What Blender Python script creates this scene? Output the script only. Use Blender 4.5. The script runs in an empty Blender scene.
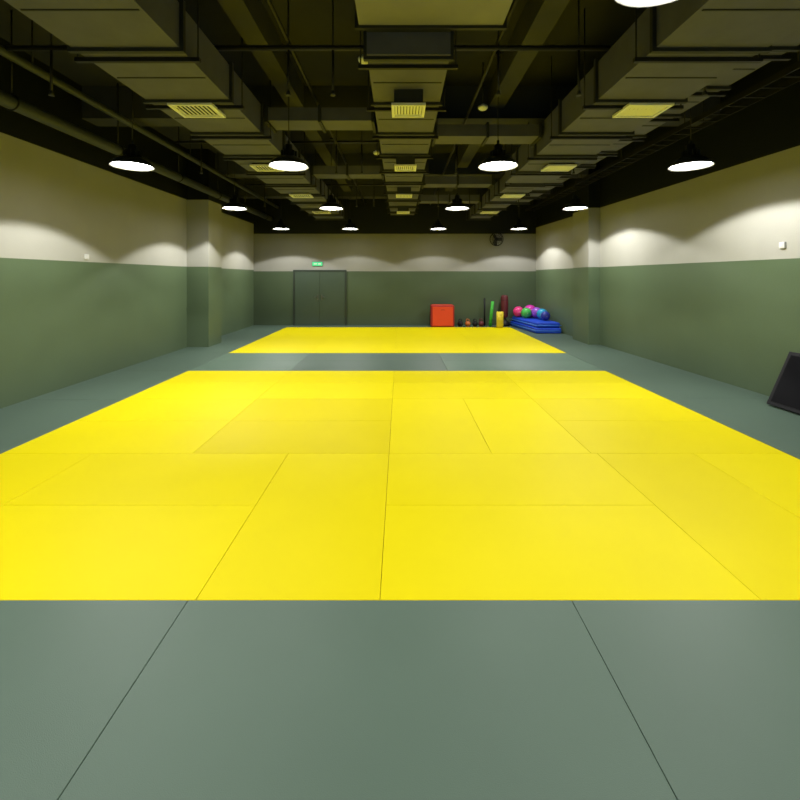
import bpy, bmesh, math, random
from mathutils import Vector, Matrix
random.seed(7)
sc = bpy.context.scene
sc.view_settings.view_transform = 'Standard'
EYE = 1.77
F = 438.0

# ------------------------------------------------------------ materials
def mat(name, col, rough=0.6, metal=0.0, spec=0.4, noise=0.0, nscale=6.0, bump=0.0, bscale=80.0,
        emis=None, estr=0.0, attr=False):
    m = bpy.data.materials.new(name); m.use_nodes = True
    nt = m.node_tree; N = nt.nodes; L = nt.links
    b = N['Principled BSDF']
    b.inputs['Base Color'].default_value = (*col, 1)
    b.inputs['Roughness'].default_value = rough
    b.inputs['Metallic'].default_value = metal
    b.inputs['Specular IOR Level'].default_value = spec
    geo = N.new('ShaderNodeNewGeometry')
    src = None
    if noise > 0:
        n = N.new('ShaderNodeTexNoise'); n.inputs['Scale'].default_value = nscale
        n.inputs['Detail'].default_value = 5
        L.new(geo.outputs['Position'], n.inputs['Vector'])
        mr = N.new('ShaderNodeMapRange')
        mr.inputs['To Min'].default_value = 1-noise; mr.inputs['To Max'].default_value = 1+noise
        L.new(n.outputs['Fac'], mr.inputs['Value'])
        mx = N.new('ShaderNodeVectorMath'); mx.operation = 'SCALE'
        mx.inputs[0].default_value = col
        L.new(mr.outputs['Result'], mx.inputs['Scale'])
        src = mx.outputs[0]
    if attr:
        a = N.new('ShaderNodeAttribute'); a.attribute_name = 'tint'
        mm = N.new('ShaderNodeVectorMath'); mm.operation = 'MULTIPLY'
        if src: L.new(src, mm.inputs[0])
        else: mm.inputs[0].default_value = col
        L.new(a.outputs['Color'], mm.inputs[1]); src = mm.outputs[0]
    if src: L.new(src, b.inputs['Base Color'])
    if bump > 0:
        n2 = N.new('ShaderNodeTexNoise'); n2.inputs['Scale'].default_value = bscale
        L.new(geo.outputs['Position'], n2.inputs['Vector'])
        bp = N.new('ShaderNodeBump'); bp.inputs['Strength'].default_value = bump
        bp.inputs['Distance'].default_value = 0.01
        L.new(n2.outputs['Fac'], bp.inputs['Height']); L.new(bp.outputs['Normal'], b.inputs['Normal'])
    if emis:
        b.inputs['Emission Color'].default_value = (*emis, 1)
        b.inputs['Emission Strength'].default_value = estr
    return m

GREEN = (0.092, 0.133, 0.072); CREAM = (0.375, 0.37, 0.325); BLACK = (0.009, 0.010, 0.010)
def wallmat(name, z1, z2, k=1.0):
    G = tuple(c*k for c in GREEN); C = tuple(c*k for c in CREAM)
    m = mat(name, G, rough=0.45, spec=0.35, bump=0.12, bscale=45)
    nt = m.node_tree; N = nt.nodes; L = nt.links; b = N['Principled BSDF']
    geo = N.new('ShaderNodeNewGeometry'); sp = N.new('ShaderNodeSeparateXYZ')
    L.new(geo.outputs['Position'], sp.inputs[0])
    n = N.new('ShaderNodeTexNoise'); n.inputs['Scale'].default_value = 1.3; n.inputs['Detail'].default_value = 6
    L.new(geo.outputs['Position'], n.inputs['Vector'])
    def gt(v):
        g = N.new('ShaderNodeMath'); g.operation = 'GREATER_THAN'; g.inputs[1].default_value = v
        L.new(sp.outputs['Z'], g.inputs[0]); return g.outputs[0]
    def mix(f, a, bcol):
        x = N.new('ShaderNodeMix'); x.data_type = 'RGBA'
        L.new(f, x.inputs['Factor'])
        if isinstance(a, tuple): x.inputs['A'].default_value = (*a, 1)
        else: L.new(a, x.inputs['A'])
        x.inputs['B'].default_value = (*bcol, 1)
        return x.outputs['Result']
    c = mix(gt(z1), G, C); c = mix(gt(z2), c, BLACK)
    mr = N.new('ShaderNodeMapRange'); mr.inputs['To Min'].default_value = 0.9; mr.inputs['To Max'].default_value = 1.1
    L.new(n.outputs['Fac'], mr.inputs['Value'])
    s = N.new('ShaderNodeVectorMath'); s.operation = 'SCALE'
    L.new(c, s.inputs[0]); L.new(mr.outputs['Result'], s.inputs['Scale'])
    L.new(s.outputs[0], b.inputs['Base Color'])
    return m

M = {}
M['yellow'] = mat('yellow_vinyl', (0.60, 0.505, 0.001), rough=0.5, spec=0.06, noise=0.04, nscale=2.0, bump=0.12, bscale=220, attr=True)
M['gmat'] = mat('greygreen_vinyl', (0.070, 0.107, 0.079), rough=0.45, spec=0.25, noise=0.06, nscale=2.0, bump=0.10, bscale=260, attr=True)
M['sub'] = mat('subfloor', (0.03, 0.035, 0.03), noise=0.2)
M['slab'] = mat('ceiling_concrete', (0.032, 0.033, 0.042), rough=0.9, noise=0.25, nscale=2.5)
M['beam'] = mat('beam_paint', (0.055, 0.056, 0.070), rough=0.85, noise=0.2, nscale=3)
M['duct'] = mat('duct_metal', (0.108, 0.109, 0.150), rough=0.6, noise=0.2, nscale=4)
M['ductlt'] = mat('duct_light', (0.24, 0.24, 0.26), rough=0.6, noise=0.15, nscale=4)
M['flange'] = mat('flange', (0.030, 0.031, 0.034), rough=0.6)
M['pipe'] = mat('pipe_black', (0.015, 0.014, 0.014), rough=0.5)
M['pipeg'] = mat('pipe_grey', (0.05, 0.055, 0.05), rough=0.5)
M['vent'] = mat('vent_white', (0.88, 0.88, 0.86), rough=0.5)
M['shade'] = mat('lamp_shade', (0.02, 0.022, 0.022), rough=0.35)
M['shin'] = mat('lamp_inner', (0.8, 0.8, 0.8), rough=0.4)
M['lens'] = mat('lamp_lens', (0.9, 0.9, 0.9), emis=(1.0, 0.99, 0.97), estr=16)
M['door'] = mat('door_green', (0.045, 0.068, 0.045), rough=0.45, noise=0.05)
M['frame'] = mat('door_frame', (0.025, 0.035, 0.025), rough=0.45)
M['steel'] = mat('steel', (0.2, 0.2, 0.2), rough=0.4, metal=1)
M['exit'] = mat('exit_green', (0.03, 0.4, 0.15), emis=(0.1, 1.0, 0.4), estr=0.3)
M['white'] = mat('white_plastic', (0.6, 0.6, 0.58), rough=0.4)
M['exitw'] = mat('exit_frame', (0.1, 0.12, 0.1), rough=0.4)
M['red'] = mat('red_vinyl', (0.62, 0.05, 0.012), rough=0.5, noise=0.05)
M['redd'] = mat('red_trim', (0.28, 0.01, 0.01), rough=0.5)
M['blue'] = mat('blue_vinyl', (0.008, 0.055, 0.5), rough=0.45, noise=0.05)
M['bluel'] = mat('blue_trim', (0.05, 0.2, 0.65), rough=0.45)
M['blk'] = mat('black_matte', (0.008, 0.008, 0.009), rough=0.5, spec=0.2)
M['glass'] = mat('black_panel', (0.003, 0.003, 0.004), rough=0.35, spec=0.06)
M['green'] = mat('green_foam', (0.04, 0.35, 0.03), rough=0.6)
M['yel2'] = mat('yellow_foam', (0.6, 0.48, 0.02), rough=0.6)
M['maroon'] = mat('maroon_vinyl', (0.09, 0.01, 0.014), rough=0.5)
M['orange'] = mat('orange_rubber', (0.45, 0.12, 0.02), rough=0.5)

# ------------------------------------------------------------ mesh builder
class B:
    def __init__(s): s.bm = bmesh.new(); s.mats = []
    def mi(s, m):
        m = M[m]
        if m not in s.mats: s.mats.append(m)
        return s.mats.index(m)
    def box(s, x0, x1, y0, y1, z0, z1, m, bev=0.0, seg=2, T=None):
        r = bmesh.ops.create_cube(s.bm, size=1)
        vs = r['verts']
        for v in vs:
            v.co = Vector(((x0+x1)/2+v.co.x*(x1-x0), (y0+y1)/2+v.co.y*(y1-y0), (z0+z1)/2+v.co.z*(z1-z0)))
        fs = set(f for v in vs for f in v.link_faces)
        i = s.mi(m)
        for f in fs: f.material_index = i
        if bev > 0:
            es = list(set(e for v in vs for e in v.link_edges))
            rr = bmesh.ops.bevel(s.bm, geom=es, offset=bev, segments=seg, affect='EDGES', profile=0.5)
            vs = list(set(v for f in rr['faces'] for v in f.verts) | set(v for v in vs if v.is_valid))
            for f in set(f for v in vs for f in v.link_faces): f.material_index = i
        if T is not None: bmesh.ops.transform(s.bm, matrix=T, verts=vs)
        return vs
    def cyl(s, p0, p1, r, m, n=12, r2=None, cap=True):
        p0 = Vector(p0); p1 = Vector(p1); d = p1-p0
        rr = bmesh.ops.create_cone(s.bm, cap_ends=cap, segments=n, radius1=r, radius2=r if r2 is None else r2, depth=d.length)
        q = Vector((0, 0, 1)).rotation_difference(d.normalized())
        T = Matrix.Translation((p0+p1)/2) @ q.to_matrix().to_4x4()
        bmesh.ops.transform(s.bm, matrix=T, verts=rr['verts'])
        i = s.mi(m)
        for f in set(f for v in rr['verts'] for f in v.link_faces):
            f.material_index = i; f.smooth = len(f.verts) == 4
    def lathe(s, prof, m, c=(0, 0, 0), n=32):
        i = s.mi(m); rings = []
        for r, z in prof:
            rings.append([s.bm.verts.new((c[0]+r*math.cos(2*math.pi*k/n), c[1]+r*math.sin(2*math.pi*k/n), c[2]+z)) for k in range(n)])
        for a, b in zip(rings[:-1], rings[1:]):
            for k in range(n):
                f = s.bm.faces.new((a[k], a[(k+1) % n], b[(k+1) % n], b[k])); f.material_index = i; f.smooth = True
        return rings
    def sphere(s, c, r, m, sx=1, sy=1, sz=1):
        rr = bmesh.ops.create_uvsphere(s.bm, u_segments=24, v_segments=14, radius=r)
        for v in rr['verts']: v.co = Vector((c[0]+v.co.x*sx, c[1]+v.co.y*sy, c[2]+v.co.z*sz))
        i = s.mi(m)
        for f in set(f for v in rr['verts'] for f in v.link_faces): f.material_index = i; f.smooth = True
    def torus(s, c, R, r, m, axis='Y', n=32, k=8):
        i = s.mi(m); rings = []
        for a in range(n):
            A = 2*math.pi*a/n; ring = []
            for b in range(k):
                Bq = 2*math.pi*b/k; rad = R+r*math.cos(Bq); h = r*math.sin(Bq)
                p = {'Y': (rad*math.cos(A), h, rad*math.sin(A)), 'Z': (rad*math.cos(A), rad*math.sin(A), h), 'X': (h, rad*math.cos(A), rad*math.sin(A))}[axis]
                ring.append(s.bm.verts.new(Vector(c)+Vector(p)))
            rings.append(ring)
        for a in range(n):
            for b in range(k):
                f = s.bm.faces.new((rings[a][b], rings[(a+1) % n][b], rings[(a+1) % n][(b+1) % k], rings[a][(b+1) % k]))
                f.material_index = i; f.smooth = True
    def prism(s, pts, z0, z1, m):
        i = s.mi(m)
        lo = [s.bm.verts.new((x, y, z0)) for x, y in pts]; hi = [s.bm.verts.new((x, y, z1)) for x, y in pts]
        fs = [s.bm.faces.new(lo[::-1]), s.bm.faces.new(hi)]
        for k in range(len(pts)):
            j = (k+1) % len(pts); fs.append(s.bm.faces.new((lo[k], lo[j], hi[j], hi[k])))
        for f in fs: f.material_index = i
        return lo+hi
    def done(s, name, origin=None):
        bmesh.ops.recalc_face_normals(s.bm, faces=s.bm.faces)
        me = bpy.data.meshes.new(name)
        if origin is not None:
            bmesh.ops.translate(s.bm, vec=-Vector(origin), verts=s.bm.verts)
        s.bm.to_mesh(me); s.bm.free()
        for m in s.mats: me.materials.append(m)
        o = bpy.data.objects.new(name, me); sc.collection.objects.link(o)
        if origin is not None: o.location = origin
        return o

# ------------------------------------------------------------ room shell
YB, YF = -4.0, 16.1
XL = -5.38
def XR(y): return 5.8-0.05*y
CEIL = 5.0
CT = CEIL-0.002
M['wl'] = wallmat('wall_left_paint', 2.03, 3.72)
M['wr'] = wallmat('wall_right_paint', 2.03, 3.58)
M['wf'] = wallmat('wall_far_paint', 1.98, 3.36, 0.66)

b = B(); b.box(XL-0.2, 6.4, YB-0.2, YF+0.2, -0.2, -0.04, 'sub'); b.done('floor')
b = B(); b.box(XL-0.2, 6.4, YB-0.2, YF+0.2, CEIL, CEIL+0.2, 'slab'); b.done('ceiling')
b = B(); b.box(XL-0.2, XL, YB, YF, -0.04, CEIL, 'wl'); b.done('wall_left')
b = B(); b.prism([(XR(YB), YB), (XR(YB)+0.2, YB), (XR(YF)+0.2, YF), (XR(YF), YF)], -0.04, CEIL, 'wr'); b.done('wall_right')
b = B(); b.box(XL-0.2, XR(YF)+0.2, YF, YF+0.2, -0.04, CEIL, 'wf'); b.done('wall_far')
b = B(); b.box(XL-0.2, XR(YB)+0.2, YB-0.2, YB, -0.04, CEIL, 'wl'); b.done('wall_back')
b = B(); b.box(XL, -4.83, 11.05, 11.85, 0.0, CEIL, 'wl'); b.done('pillar')
b = B(); b.prism([(4.93, 11.45), (XR(11.45), 11.45), (XR(12.5), 12.5), (4.93, 12.5)], 0.0, CEIL, 'wr'); b.done('pillar')

# ------------------------------------------------------------ mats
XA, XBm = -4.0, 3.88
Y0, Y1, Y2, Y3, Y4, Y5, Y6, Y7 = 2.40, 4.40, 6.38, 8.27, 10.2, 12.2, 14.0, 15.45
SX = [XA, -2.08, -0.11, 1.92, XBm]
yel = []
def rect(l, x0, x1, y0, y1, t=None): l.append((x0, x1, y0, y1, t))
# row 1
rect(yel, XA, -3.08, Y0, Y1); rect(yel, -3.08, -1.12, Y0, 3.4, 1.02); rect(yel, -3.08, -1.12, 3.4, Y1, 0.99)
rect(yel, -1.12, SX[2], Y0, Y1, 1.0)
rect(yel, SX[2], 1.98, Y0, 3.4, 1.02); rect(yel, SX[2], 1.98, 3.4, Y1, 1.01)
rect(yel, 1.98, 2.94, Y0, Y1, 0.99); rect(yel, 2.94, XBm, Y0, Y1, 1.01)
# row 2
rect(yel, XA, SX[1], Y1, 5.4, 1.04); rect(yel, XA, SX[1], 5.4, Y2, 1.03)
rect(yel, SX[1], SX[2], Y1, 5.4, 0.94); rect(yel, SX[1], SX[2], 5.4, Y2, 0.95)
rect(yel, SX[2], 0.92, Y1, Y2, 1.01); rect(yel, 0.92, SX[3], Y1, Y2, 1.03)
rect(yel, SX[3], XBm, Y1, 5.4, 0.99); rect(yel, SX[3], XBm, 5.4, Y2, 0.99)
# row 3
for i, t in enumerate((1.06, 1.04, 0.99, 1.04)):
    rect(yel, SX[i], SX[i+1], Y2, 7.33, t); rect(yel, SX[i], SX[i+1], 7.33, Y3, t-0.02)
# far area
for i in range(4):
    for a, c in ((Y4, 11.2), (11.2, Y5), (Y5, 13.1), (13.1, Y6), (Y6, Y7)):
        rect(yel, SX[i], SX[i+1], a, c, 1.03)
gr = []
def strip(x0, x1, y0, y1, nx, ny, ox=0):
    for i in range(nx):
        for j in range(ny):
            rect(gr, x0+(x1-x0)*i/nx, x0+(x1-x0)*(i+1)/nx, y0+(y1-y0)*j/ny, y0+(y1-y0)*(j+1)/ny)
xs = [XL, -3.2, -1.16, 0.94, 3.0]
for i in range(4):
    for a, c in ((0.45, Y0), (-1.5, 0.45), (-3.9, -1.5)):
        rect(gr, xs[i], xs[i+1], a, c)
strip(XL, XA, Y0, Y3, 1, 3); strip(XL, XA, Y3, YF, 1, 4)
# gray band between
for x0, x1, t in ((XA, -2.08, 1.2), (-2.08, 0.9, 0.98), (0.9, XBm, 1.2)):
    rect(gr, x0, x1, Y3, 9.25, t); rect(gr, x0, x1, 9.25, Y4, t)
strip(XA, XBm, Y7, YF, 4, 1)
def mats(name, rects, m, var, extra=None):
    b = B()
    for (x0, x1, y0, y1, t) in rects:
        g = 0.0012
        b.box(x0+g, x1-g, y0+g, y1-g, -0.04, 0.0, m, bev=0.003, seg=2)
    if extra:
        for pts in extra: b.prism(pts, -0.04, 0.0, m)
    cl = b.bm.loops.layers.float_color.new('tint')
    tv = [(r[4] or 1)+random.uniform(-var, var) for r in rects]
    for f in b.bm.faces:
        c = f.calc_center_median(); t = 1.0
        for k, r in enumerate(rects):
            if r[0] <= c.x <= r[1] and r[2] <= c.y <= r[3]: t = tv[k]; break
        for l in f.loops: l[cl] = (t, t**1.2, t, 1)
    return b.done(name)
mats('judo_mat_yellow', yel, 'yellow', 0.012)
ex = []
ys = [-3.9, -1.5, 0.45, Y0]
for a, c in zip(ys[:-1], ys[1:]):
    ex.append([(3.004, a+.002), (XR(a)-.02, a+.002), (XR(c)-.01, c-.002), (3.004, c-.002)])
ys = [Y0, 4.4, 6.4, Y3, 10.2, 12.2, 14.2, YF]
for a, c in zip(ys[:-1], ys[1:]):
    ex.append([(XBm+.003, a+.002), (XR(a), a+.002), (XR(c), c-.002), (XBm+.003, c-.002)])
mats('judo_mat_green', gr, 'gmat', 0.04, ex)

# ------------------------------------------------------------ pendant lamps
RIM = EYE+1.60
def pendant(x, y, power=190, ang=130, blend=0.12):
    b = B()
    R = 0.28
    out = [(0.0, 0.30), (0.055, 0.30), (0.06, 0.22), (0.085, 0.215), (0.09, 0.13), (0.13, 0.12), (0.19, 0.095), (0.25, 0.045), (R, 0.0), (R, -0.012)]
    inn = [(R, -0.012), (R-0.012, -0.006), (0.24, 0.035)]
    b.lathe(out, 'shade'); b.lathe(inn, 'shin')
    # lens disc
    rings = b.lathe([(0.245, 0.012), (0.2, 0.0), (0.1, -0.008), (0.001, -0.010)], 'lens')
    # heat-sink fins on housing
    for k in range(10):
        a = 2*math.pi*k/10
        T = Matrix.Rotation(a, 4, 'Z')
        b.box(0.08, 0.115, -0.005, 0.005, 0.13, 0.21, 'shade', T=T)
    b.cyl((0, 0, 0.30), (0, 0, 0.36), 0.02, 'shade')
    b.cyl((0, 0, 0.35), (0, 0, CT-RIM), 0.007, 'pipe', n=6)
    b.cyl((0, 0, CT-RIM-0.04), (0, 0, CT-RIM), 0.05, 'pipe')
    o = b.done('pendant_lamp'); o.location = (x, y, RIM)
    ld = bpy.data.lights.new('bulb_light', 'SPOT'); ld.energy = power
    ld.spot_size = math.radians(ang); ld.spot_blend = blend; ld.shadow_soft_size = 0.1
    ld.color = (1.0, 0.985, 0.955)
    lo = bpy.data.objects.new('bulb_light', ld); sc.collection.objects.link(lo)
    lo.parent = o; lo.location = (0, 0, -0.03)
    return o
rows = [(-2.0, (-3.85, -1.6, 1.41, 4.25)), (2.3, (-3.85, None, 1.41, 4.15)), (6.3, (-3.85, -1.6, 1.41, 4.18)),
        (10.2, (-3.85, -1.6, 1.33, 4.08))]
for y, xx in rows:
    for x in xx:
        if x is None: continue
        pw = 370 if y > 3 else 300
        if x > 3: pendant(x, y, power=pw, ang=142)
        elif x < -3: pendant(x, y, power=pw+20, ang=129)
        else: pendant(x, y)
pendant(-1.6, 2.08)
for x in (-3.95, -1.66, 1.27, 3.95): pendant(x, 14.55, power=190 if abs(x) < 3 else 320)

# ------------------------------------------------------------ ducts
def duct(x0, x1, z0, z1, y0, y1, step=1.15, m='duct', name='air_duct'):
    b = B()
    b.box(x0, x1, y0, y1, z0, z1, m)
    y = y0+0.05
    while y < y1:
        e = 0.035
        b.box(x0-e, x1+e, y-0.022, y+0.022, z0-e, z1+e, 'flange')
        # stiffening creases
        if y+step < y1:
            ym = y+step/2
            b.box(x0+0.03, x1-0.03, ym-0.006, ym+0.006, z0-0.008, z0, 'flange')
        # trapeze hangers
        b.box(x0-0.1, x1+0.1, y+0.15, y+0.19, z0-0.04, z0-0.001, 'pipe')
        for xx in (x0-0.08, x1+0.08):
            b.cyl((xx, y+0.17, z0-0.03), (xx, y+0.17, CT), 0.008, 'pipe', n=6)
        y += step
    return b.done(name)
HZ = EYE+2.0
duct(-2.95, -1.98, HZ+0.06, HZ+0.46, 1.6, 15.6)
duct(2.3, 3.3, HZ+0.06, HZ+0.50, 1.6, 9.6)
duct(2.45, 3.15, HZ+0.06, HZ+0.40, 9.6, 15.6)
duct(-0.33, 0.50, HZ+0.20, HZ+0.62, 4.33, 15.6, m='duct')
duct(3.50, 3.92, HZ+0.28, HZ+0.52, 1.6, 13.6, step=0.9)

# cross branch ducts joining the middle duct to the side ducts
for (x0, x1, y) in ((-1.94, -0.37, 6.3), (0.54, 2.26, 7.0), (-1.94, -0.37, 9.6), (0.54, 2.26, 10.6), (0.54, 2.4, 13.0)):
    b = B()
    b.box(x0, x1, y, y+0.42, HZ+0.25, HZ+0.44, 'duct')
    for x in (x0+0.02, (x0+x1)/2, x1-0.02):
        b.box(x-0.02, x+0.02, y-0.03, y+0.45, HZ+0.22, HZ+0.47, 'flange')
    b.done('air_duct_branch')

def vent(x, y, w=0.52, d=0.42, z=HZ, top=0.06):
    b = B(); t = 0.035
    b.box(x-w/2, x+w/2, y-d/2, y-d/2+t, z, z+0.03, 'vent'); b.box(x-w/2, x+w/2, y+d/2-t, y+d/2, z, z+0.03, 'vent')
    b.box(x-w/2, x-w/2+t, y-d/2+t, y+d/2-t, z, z+0.03, 'vent'); b.box(x+w/2-t, x+w/2, y-d/2+t, y+d/2-t, z, z+0.03, 'vent')
    n = 9
    for k in range(n):
        xx = x-w/2+t+(w-2*t)*(k+0.5)/n
        T = Matrix.Translation((xx, y, z+0.017)) @ Matrix.Rotation(math.radians(20), 4, 'Y')
        hw = (w-2*t)/n*0.38
        b.box(-hw, hw, -(d/2-t), d/2-t, -0.002, 0.002, 'vent', T=T)
    b.box(x-w/2+0.03, x+w/2-0.03, y-d/2+0.03, y+d/2-0.03, z+0.03, z+top, 'flange')
    return b.done('ceiling_air_vent')
for y in (5.3, 8.1, 10.9, 13.7):
    vent(-2.45, y); vent(2.93 if y < 9 else 2.8, y); vent(0.10, y, w=0.40, d=0.4, top=0.2)

# air handling unit at the near end of the middle duct
b = B()
b.box(-0.40, 1.0, 2.6, 4.28, HZ+0.45, HZ+0.93, 'ductlt')
for y in (2.6, 3.44, 4.28): b.box(-0.44, 1.04, y-0.02, y+0.02, HZ+0.42, HZ+0.96, 'flange')
b.box(-0.33, 0.50, 4.29, 4.33, HZ+0.42, HZ+0.66, 'flange')
for x in (-0.42, 1.02):
    for y in (2.9, 4.0): b.cyl((x, y, HZ+0.9), (x, y, CT), 0.01, 'pipe', n=6)
b.done('air_handling_unit')

# beams
b = B()
for x in (-1.75, 1.62):
    b.box(x-0.13, x+0.13, YB, YF, 4.62, CEIL, 'beam')
for y in (0.0, 3.2, 7.4, 11.45, 14.6):
    b.box(XL, XR(y+.4), y, y+0.4, 4.45, CEIL, 'beam')
b.done('ceiling_beam')

# pipes
b = B()
def pipe(p0, p1, r=0.03, m='pipe', n=10): b.cyl(p0, p1, r, m, n=n)
pipe((-4.4, 4.9, 4.33), (4.5, 4.9, 4.33), 0.03)
pipe((-4.4, 8.6, 4.42), (4.5, 8.6, 4.42), 0.025)
pipe((-4.4, 12.6, 4.42), (4.5, 12.6, 4.42), 0.025)
for x in (-3.4, -1.25, 1.1, 3.41):
    pipe((x, 0.5, 4.40), (x, 15.9, 4.40), 0.022)
for y in (4.9, 8.6, 12.6):
    for x in (-3.9, -1.25, -0.75, 1.1, 2.0, 3.41):
        pipe((x, y, 4.36), (x, y, 3.85), 0.014, n=8)
        b.cyl((x, y, 3.80), (x, y, 3.86), 0.03, 'flange', r2=0.012)
        pipe((x, y, 4.36), (x, y, CT), 0.010, n=6)
b.done('sprinkler_pipe')
b = B()
b.cyl((-4.70, YB+.1, 3.88), (-4.70, 15.9, 3.88), 0.085, 'pipeg', n=20)
b.cyl((-4.45, YB+.1, 4.30), (-4.45, 15.9, 4.30), 0.05, 'pipeg', n=16)
for y in range(-3, 16, 2):
    b.torus((-4.70, y+0.3, 3.88), 0.09, 0.012, 'pipe', axis='Y', n=20, k=6)
    b.cyl((-4.70, y+0.3, 3.96), (-4.70, y+0.3, CT), 0.01, 'pipe', n=6)
    b.cyl((-4.45, y+0.3, 4.34), (-4.45, y+0.3, CT), 0.01, 'pipe', n=6)
b.done('water_pipe')
# cable tray, right
b = B()
for x in (4.55, 4.85):
    b.box(x-0.01, x+0.01, YB+.1, 15.9, 4.15, 4.23, 'pipe')
y = -3.8
while y < 15.8:
    b.box(4.55, 4.85, y, y+0.03, 4.15, 4.165, 'pipe')
    y += 0.3
for y in range(-3, 16, 2):
    for x in (4.55, 4.85): b.cyl((x, y, 4.2), (x, y, CT), 0.008, 'pipe', n=6)
b.done('cable_tray')
# smoke detectors
for x, y in ((-0.42, 5.15), (-0.48, 9.0), (1.25, 6.6)):
    b = B(); b.lathe([(0.001, 0), (0.05, 0.0), (0.07, 0.02), (0.075, 0.05), (0.03, 0.06), (0.03, 0.08)], 'vent')
    b.cyl((0, 0, 0.07), (0, 0, 0.708), 0.01, 'pipe', n=6)
    o = b.done('smoke_detector'); o.location = (x, y, CEIL-0.71)

# ------------------------------------------------------------ far wall things
b = B()
x0, x1, zt = -3.86, -2.02, 1.97
yw = YF-0.001
b.box(x0-0.06, x0, yw-0.05, yw, 0, zt+0.06, 'frame'); b.box(x1, x1+0.06, yw-0.05, yw, 0, zt+0.06, 'frame')
b.box(x0, x1, yw-0.05, yw, zt, zt+0.06, 'frame')
xm = (x0+x1)/2
b.box(x0+0.005, xm-0.004, yw-0.035, yw, 0.005, zt-0.005, 'door', bev=0.003); b.box(xm+0.004, x1-0.005, yw-0.035, yw, 0.005, zt-0.005, 'door', bev=0.003)
for s in (-1, 1):
    b.box(xm+s*0.07-0.02, xm+s*0.07+0.02, yw-0.045, yw-0.03, 0.92, 1.12, 'steel')
    b.cyl((xm+s*0.07, yw-0.035, 1.04), (xm+s*0.07, yw-0.09, 1.04), 0.01, 'steel')
    b.cyl((xm+s*0.07, yw-0.085, 1.04), (xm+s*0.19, yw-0.085, 1.04), 0.01, 'steel')
b.done('door_1')
b = B(); X = -3.03; z = 2.25
b.box(X-0.2, X+0.2, yw-0.035, yw-0.001, z-0.085, z+0.085, 'exitw', bev=0.006)
b.box(X-0.185, X+0.185, yw-0.038, yw-0.034, z-0.07, z+0.07, 'exit')
b.box(X-0.13, X-0.02, yw-0.040, yw-0.037, z-0.02, z+0.02, 'white'); b.box(X+0.03, X+0.13, yw-0.040, yw-0.037, z-0.02, z+0.02, 'white')
b.done('exit_sign')
# wall fan
b = B(); c = (3.5, yw-0.22, 3.14)
b.torus(c, 0.24, 0.012, 'blk'); b.torus((c[0], c[1]+0.06, c[2]), 0.22, 0.008, 'blk')
b.torus((c[0], c[1]-0.03, c[2]), 0.14, 0.005, 'blk')
for k in range(16):
    a = math.pi*2*k/16
    b.cyl((c[0], c[1]-0.05, c[2]), (c[0]+0.24*math.cos(a), c[1], c[2]+0.24*math.sin(a)), 0.004, 'blk', n=5)
for k in range(3):
    T = Matrix.Translation((c[0], c[1]+0.02, c[2])) @ Matrix.Rotation(k*2*math.pi/3, 4, 'Y') @ Matrix.Translation((0.11, 0, 0)) @ Matrix.Rotation(0.4, 4, 'X')
    b.box(-0.08, 0.09, -0.004, 0.004, -0.06, 0.06, 'flange', T=T)
b.cyl((c[0], c[1]-0.05, c[2]), (c[0], c[1]+0.12, c[2]), 0.05, 'blk')
b.cyl((c[0], c[1]+0.1, c[2]), (c[0], yw-0.02, c[2]-0.12), 0.02, 'blk')
b.box(c[0]-0.06, c[0]+0.06, yw-0.03, yw-0.001, c[2]-0.22, c[2]-0.04, 'blk', bev=0.005)
b.done('wall_fan')
# wall devices
b = B(); b.box(XL+0.001, XL+0.025, 7.46, 7.55, 2.07, 2.16, 'white', bev=0.006); b.box(XL+0.025, XL+0.03, 7.48, 7.53, 2.09, 2.14, 'white'); b.done('wall_switch')
b = B(); xr = XR(6.27)
b.box(xr-0.03, xr-0.002, 6.22, 6.31, 2.18, 2.27, 'white', bev=0.006); b.box(xr-0.036, xr-0.03, 6.24, 6.29, 2.20, 2.25, 'white'); b.done('wall_switch')

# ------------------------------------------------------------ gym gear
b = B()
b.box(1.10, 1.92, 15.45, 15.95, 0.0, 0.77, 'redd', bev=0.03, seg=3)
b.box(1.15, 1.87, 15.435, 15.46, 0.05, 0.72, 'red', bev=0.01)
b.box(1.15, 1.87, 15.5, 15.9, 0.765, 0.78, 'red', bev=0.005)
b.box(1.44, 1.58, 15.428, 15.437, 0.60, 0.62, 'redd')
b.done('foam_plyo_box')
for k, (x, m) in enumerate(((2.15, 'blk'), (2.42, 'orange'), (2.68, 'blk'), (2.90, 'maroon'))):
    b = B(); b.sphere((x, 15.65, 0.10), 0.10, m, sz=0.95)
    b.cyl((x, 15.65, 0.0), (x, 15.65, 0.03), 0.07, m, n=20)
    b.torus((x, 15.65, 0.215), 0.055, 0.014, m, axis='Y', n=20)
    b.done('kettlebell')
def roller(x, y, h, r, m, lean=0.0, name='foam_roller'):
    b = B()
    b.cyl((0, 0, 0.0), (0, 0, h), r, m, n=24)
    b.cyl((0, 0, h-0.001), (0, 0, h+0.004), r*0.45, 'blk', n=16)
    for k in range(1, 6): b.torus((0, 0, h*k/6), r, 0.006, m, axis='Z', n=24, k=6)
    o = b.done(name); o.location = (x, y, r*math.sin(abs(lean))+0.001); o.rotation_euler = (lean*0.0, lean, 0); return o
roller(3.07, 15.9, 1.0, 0.03, 'blk', 0.0, 'training_pole')
roller(3.22, 15.65, 0.9, 0.055, 'green', 0.10)
roller(3.49, 15.3, 0.56, 0.12, 'yel2', 0.0)
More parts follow.
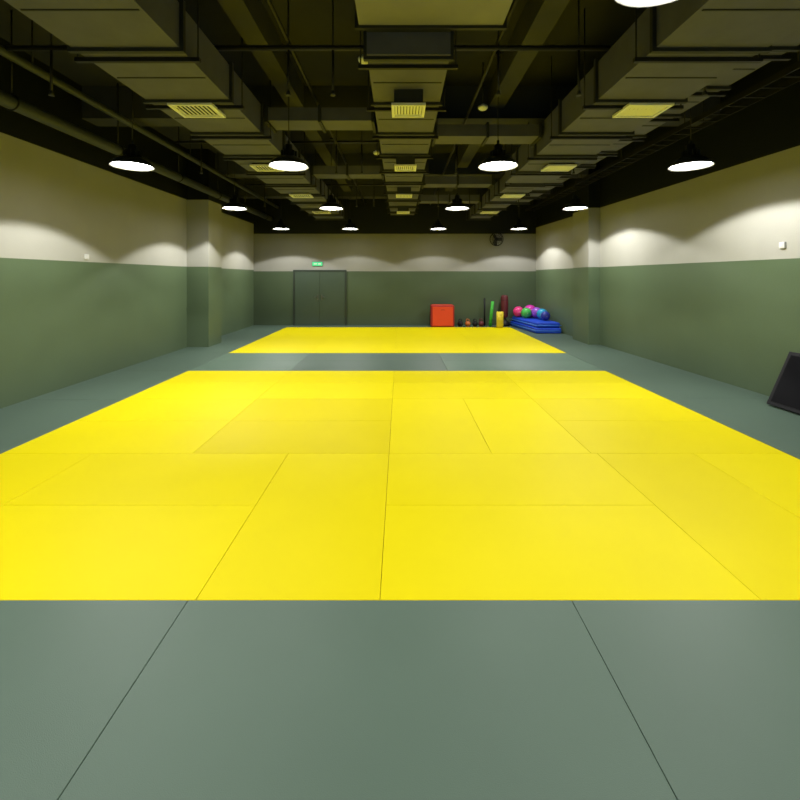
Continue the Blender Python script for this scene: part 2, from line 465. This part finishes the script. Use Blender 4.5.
def bag(x, y, h, r):
    b = B()
    b.lathe([(0.001, 0), (0.19, 0), (0.20, 0.05), (0.18, 0.14), (0.08, 0.20), (0.05, 0.26), (0.05, 0.30)], 'blk')
    b.lathe([(0.05, 0.30), (r*0.9, 0.31), (r, 0.36), (r, h-0.08), (r*0.85, h-0.02), (0.001, h)], 'maroon')
    for z in (0.45, h-0.18): b.torus((0, 0, z), r, 0.008, 'blk', axis='Z', n=24, k=6)
    o = b.done('punching_bag'); o.location = (x, y, 0); return o
bag(3.78, 15.85, 1.12, 0.13)

# blue crash mats stacked
b = B()
def qmat(pts, z0, z1, m, bev):
    vs = b.prism(pts, z0, z1, m)
    es = list(set(e for v in vs for e in v.link_edges)); i = b.mi(m)
    bmesh.ops.bevel(b.bm, geom=es, offset=bev, segments=3, affect='EDGES', profile=0.5)
base = [(4.25, 13.70), (5.04, 13.67), (4.98, 15.95), (4.0, 15.95)]
qmat(base, 0.0, 0.17, 'blue', 0.04)
base2 = [(4.30, 13.76), (5.03, 13.74), (4.97, 15.95), (4.06, 15.93)]
qmat(base2, 0.17, 0.34, 'blue', 0.045)
for z in (0.085, 0.255):
    for p, q in ((base[0], base[1]), (base[3], base[0])):
        b.cyl((p[0]-0.004, p[1]-0.004, z), (q[0]-0.004, q[1]-0.004, z), 0.012, 'bluel', n=8)
b.done('crash_mat')
balls = [((4.22, 15.6), 0.19, (0.65, 0.04, 0.2)), ((4.38, 15.2), 0.18, (0.06, 0.4, 0.08)), ((4.62, 15.55), 0.22, (0.5, 0.03, 0.33)),
         ((4.72, 15.12), 0.19, (0.25, 0.07, 0.5)), ((4.78, 14.72), 0.18, (0.02, 0.28, 0.5)), ((4.77, 14.36), 0.15, (0.02, 0.03, 0.25))]
for i, ((x, y), r, c) in enumerate(balls):
    M['ball%d' % i] = mat('ball_vinyl_%d' % i, c, rough=0.3)
    b = B(); b.sphere((0, 0, 0), r, 'ball%d' % i)
    for k in (-2, -1, 0, 1, 2):
        h = k*r*0.22; b.torus((0, 0, h), math.sqrt(r*r-h*h), 0.004, 'ball%d' % i, axis='Z', n=28, k=6)
    b.cyl((0, -r*0.99, 0), (0, -r*1.01, 0), 0.015, 'white', n=12)
    o = b.done('exercise_ball'); o.location = (x, y, 0.345+r)

# black leaning panel, right side
b = B()
Hp = 0.79; Lp = 1.45
xb = 5.15; y0p = 4.60; ang = math.radians(25)
T = Matrix.Translation((xb, y0p, 0.016)) @ Matrix.Rotation(0.05, 4, 'Z') @ Matrix.Rotation(ang, 4, 'Y')
b.box(-0.025, 0.015, 0, Lp, 0, Hp, 'blk', bev=0.006, T=T)
b.box(-0.029, -0.024, 0.05, Lp-0.05, 0.05, Hp-0.05, 'glass', T=T)
b.done('folding_mirror_panel')

# ------------------------------------------------------------ world, camera
w = bpy.data.worlds.new('World'); sc.world = w; w.use_nodes = True
w.node_tree.nodes['Background'].inputs[0].default_value = (0.02, 0.02, 0.02, 1)
cd = bpy.data.cameras.new('Camera'); co = bpy.data.objects.new('Camera', cd); sc.collection.objects.link(co)
cd.sensor_width = 36; cd.lens = 36*F/800
cd.shift_y = -123/800
co.location = (0, 0, EYE); co.rotation_euler = (math.radians(90), 0, 0)
cd.clip_start = 0.05
sc.camera = co
